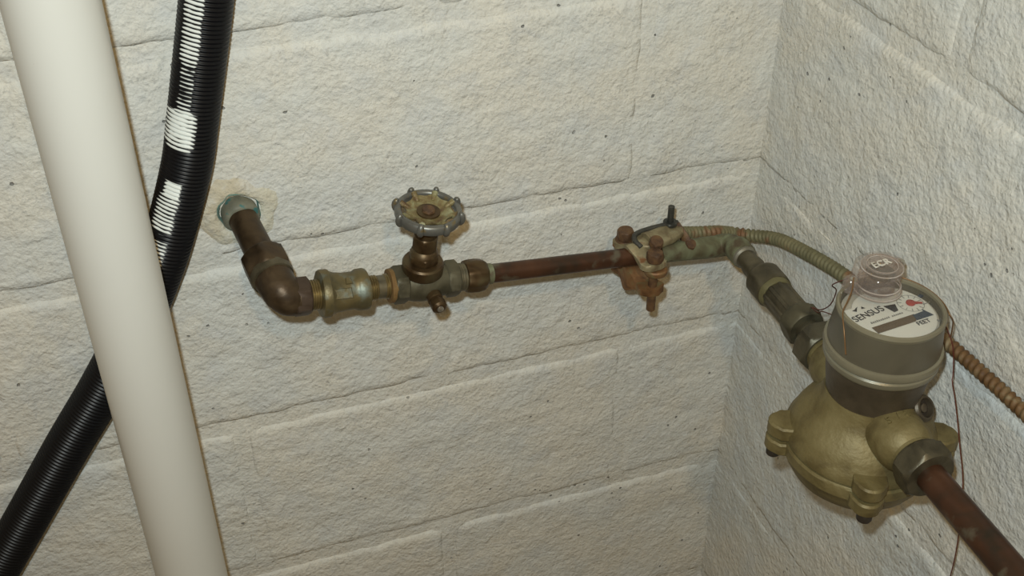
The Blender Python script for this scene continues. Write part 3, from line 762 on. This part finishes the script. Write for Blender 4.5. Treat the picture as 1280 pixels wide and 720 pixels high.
# bolts with heads, washers and shanks
for (bx, by), zt, zb in ((Bb, .0095, -.0460), (Ab, .0100, -.0260)):
    b0 = lp(bx, by, 0)
    bt = MB().lathe(b0, Az, [(zb, .0034), (zb+.0008, .0041), (zt, .0041)], 18).build('bolt', M['rust'], t)
    MB().hexa(b0, Az, zt-.0010, zt+.0085, .0140, 6, rot=.4).jitter(.0004, 150).build('bolt_head', M['rust'], bt)
MB().lathe(lp(Bb[0]+.002, Bb[1], 0), Az, [(-.0050, .0098), (-.0040, .0105), (-.0005, .0105), (.0008, .0092)], 28).jitter(.0005, 120).build('washer', M['clampdark'], t)
MB().lathe(lp(Ab[0], Ab[1], 0), Az, [(.0070, .0088), (.0082, .0094), (.0094, .0088)], 28).jitter(.0005, 120).build('washer', M['rust'], t)
# cable hub reaching right from the saddle, with its two screws and top strap
hubo = lp(.002, .004, .0120)
hub = MB(); pts = [lp(-.004, .003, .0105), lp(.010, .006, .0100), (lp(.024, .013, .0060)), lp(.034, .022, .0015), lp(.041, .027, -.0005)]
hub.tube(catmull(pts, .002), .0110, 20, rmod=lambda i, th: 1-.12*abs(math.sin(th))).jitter(.0006, 80)
hub.build('cable_hub', M['clamp'], t, smooth=60)
MB().hexa(lp(-.0020, -.0030, 0), (V((.1, -.35, .93))), .0170, .0240, .0120, 6).jitter(.0005, 150).build('screw_head', M['rust'], t)
st = MB().tube(catmull([lp(.030, .022, .0125), lp(.034, .014, .0125), lp(.037, .006, .0085), lp(.039, .001, .002)], .002), .0060, 16, rmod=lambda i, th: 1-.45*abs(math.sin(th)))
st.jitter(.0005, 120).build('rusty_strap', M['rust'], t)['label'] = 'rusty strap over the cable end'
MB().hexa(lp(.0400, -.0020, 0), V((.1, -.55, .83)), -.002, .0055, .0098, 6).jitter(.0005, 150).build('screw_head', M['rust'], t)
# dark bar lying across the top with an upright screw
barp = catmull([lp(-.0120, -.005, .0140), lp(-.0145, .003, .0170), lp(-.010, .010, .0185), lp(.004, .013, .0185), lp(.0200, .014, .0180), lp(.0370, .015, .0170)], .002)
MB().tube(barp, .0024, 12).build('bar', M['steel'], t, smooth=60)['label'] = 'dark steel bar across the top of the clamp'
bs = lp(.0280, .015, 0)
MB().lathe(bs, Az, [(.010, .0030), (.036, .0030)], 16).build('upright_screw', M['steel'], t)
MB().hexa(bs, Az, .0160, .0200, .0130, 6).build('nut', M['steel'], t)

# ================================================================== armoured ground cable
def armour(name, pts, r, mat, pitch=.0052, origin=None):
    pa = catmull(pts, pitch/6); b = MB()
    b.tube(pa, r, 20, rmod=lambda i, th: 1+.11*math.cos(2*PI*i/6-th)*1.0, ref=(0, 0, 1))
    return b.build(name, mat, origin=origin or pts[0], smooth=80)
ca = thing('ground_cable', (-.09, -.016, .946), 'ribbed armoured ground cable arching from the clamp past the meter along the wall', 'cable')
def part_tube(name, pts, r, mat, par, pitch=.0050, lab=None):
    pa = catmull(pts, pitch/6); b = MB(); b.tube(pa, r, 20, rmod=lambda i, th: 1+.15*math.cos(2*PI*i/6-th), ref=(0, 0, 1))
    o = b.build(name, mat, par, smooth=80)
    if lab: o['label'] = lab
    return o
HE = lp(.036, .024, .0)
cp = [HE, V((-.0840, -.034, .9590)), V((-.0570, -.030, .9520)), V((-.0330, -.022, .9405)), V((-.0180, -.036, .9430)), V((-.0110, -.0560, .9515)), V((-.0105, -.0794, .9612)),
      V((-.0110, -.1186, .9730)), V((-.0110, -.1557, .9825)), V((-.0110, -.1830, .9875))]
cp2 = [cp[-1], V((-.0110, -.220, .9970)), V((-.0100, -.265, 1.0080)), V((-.0080, -.3040, 1.0110)), V((-.0075, -.3480, 1.0130)), V((-.0075, -.3920, 1.0140)), V((-.0080, -.47, 1.014)), V((-.0080, -.62, .996)), V((-.009, -.80, 1.0))]
part_tube('cable_armour', cp, .0058, M['cable'], ca, .0056, lab='grey green zinc armour')
part_tube('rusty_armour', cp2, .0050, M['cable_rust'], ca, .0058, 'orange brown rusted stretch of armour')

# ================================================================== seal wires
def wire(name, pts, r, mat, label, cat='wire'):
    pa = catmull(pts, .003); o = MB().tube(pa, r, 8).build(name, mat, origin=pts[0], smooth=80)
    return tag(o, label, cat)
for rp in ([V((-.0915, -.2800, 1.0735)), V((-.0900, -.262, 1.0550)), V((-.0760, -.250, 1.0380)), V((-.0670, -.2350, 1.0120)), V((-.0640, -.2200, .9950)), V((-.0640, -.207, .9890))],
           [V((-.0640, -.207, .9885)), V((-.0720, -.228, 1.0000)), V((-.0850, -.2500, 1.0200)), V((-.0960, -.2800, 1.0400))]):
    MB().tube(catmull(rp, .003), .0005, 8).build('seal_wire', M['wirered'], meter, smooth=80)['label'] = 'thin brown seal wire'
rp = [V((-.0905, -.2850, 1.0775)), V((-.0955, -.2920, 1.0720)), V((-.1040, -.3000, 1.0690)), V((-.1130, -.3090, 1.0680)), V((-.1172, -.3200, 1.0600)), V((-.1180, -.3280, 1.045))]
mb = MB().tube(catmull(rp, .003), .0005, 8); mb.build('rim_wire', M['wiretan'], meter, smooth=80)['label'] = 'coppery wire'
rp = [V((-.0445, -.2745, 1.0760))]
for i in range(9):
    a = math.radians(58-i*10.5); rp.append(V((MX+.0412*math.cos(a), MY+.0412*math.sin(a), 1.0665-.0004*i)))
rp += [V((-.0290, -.3270, 1.052)), V((-.0240, -.3240, 1.034))]
mb = MB().tube(catmull(rp, .003), .0006, 8); mb.build('rim_wire', M['wiretan'], meter, smooth=80)['label'] = 'coppery wire'
wire('seal_wire', [V((-.0305, -.3050, 1.0600)), V((-.0250, -.3140, 1.0420)), V((-.0200, -.3240, 1.0250)), V((-.0190, -.3310, 1.0040)), V((-.0215, -.3350, .9990)), V((-.0190, -.3420, .9820)), V((-.0180, -.3560, .9530)), V((-.0180, -.3720, .9200)), V((-.018, -.385, .860)), V((-.02, -.39, .80))],
     .00048, M['wirered'], 'thin dark red wire hanging down the right wall beside the meter')
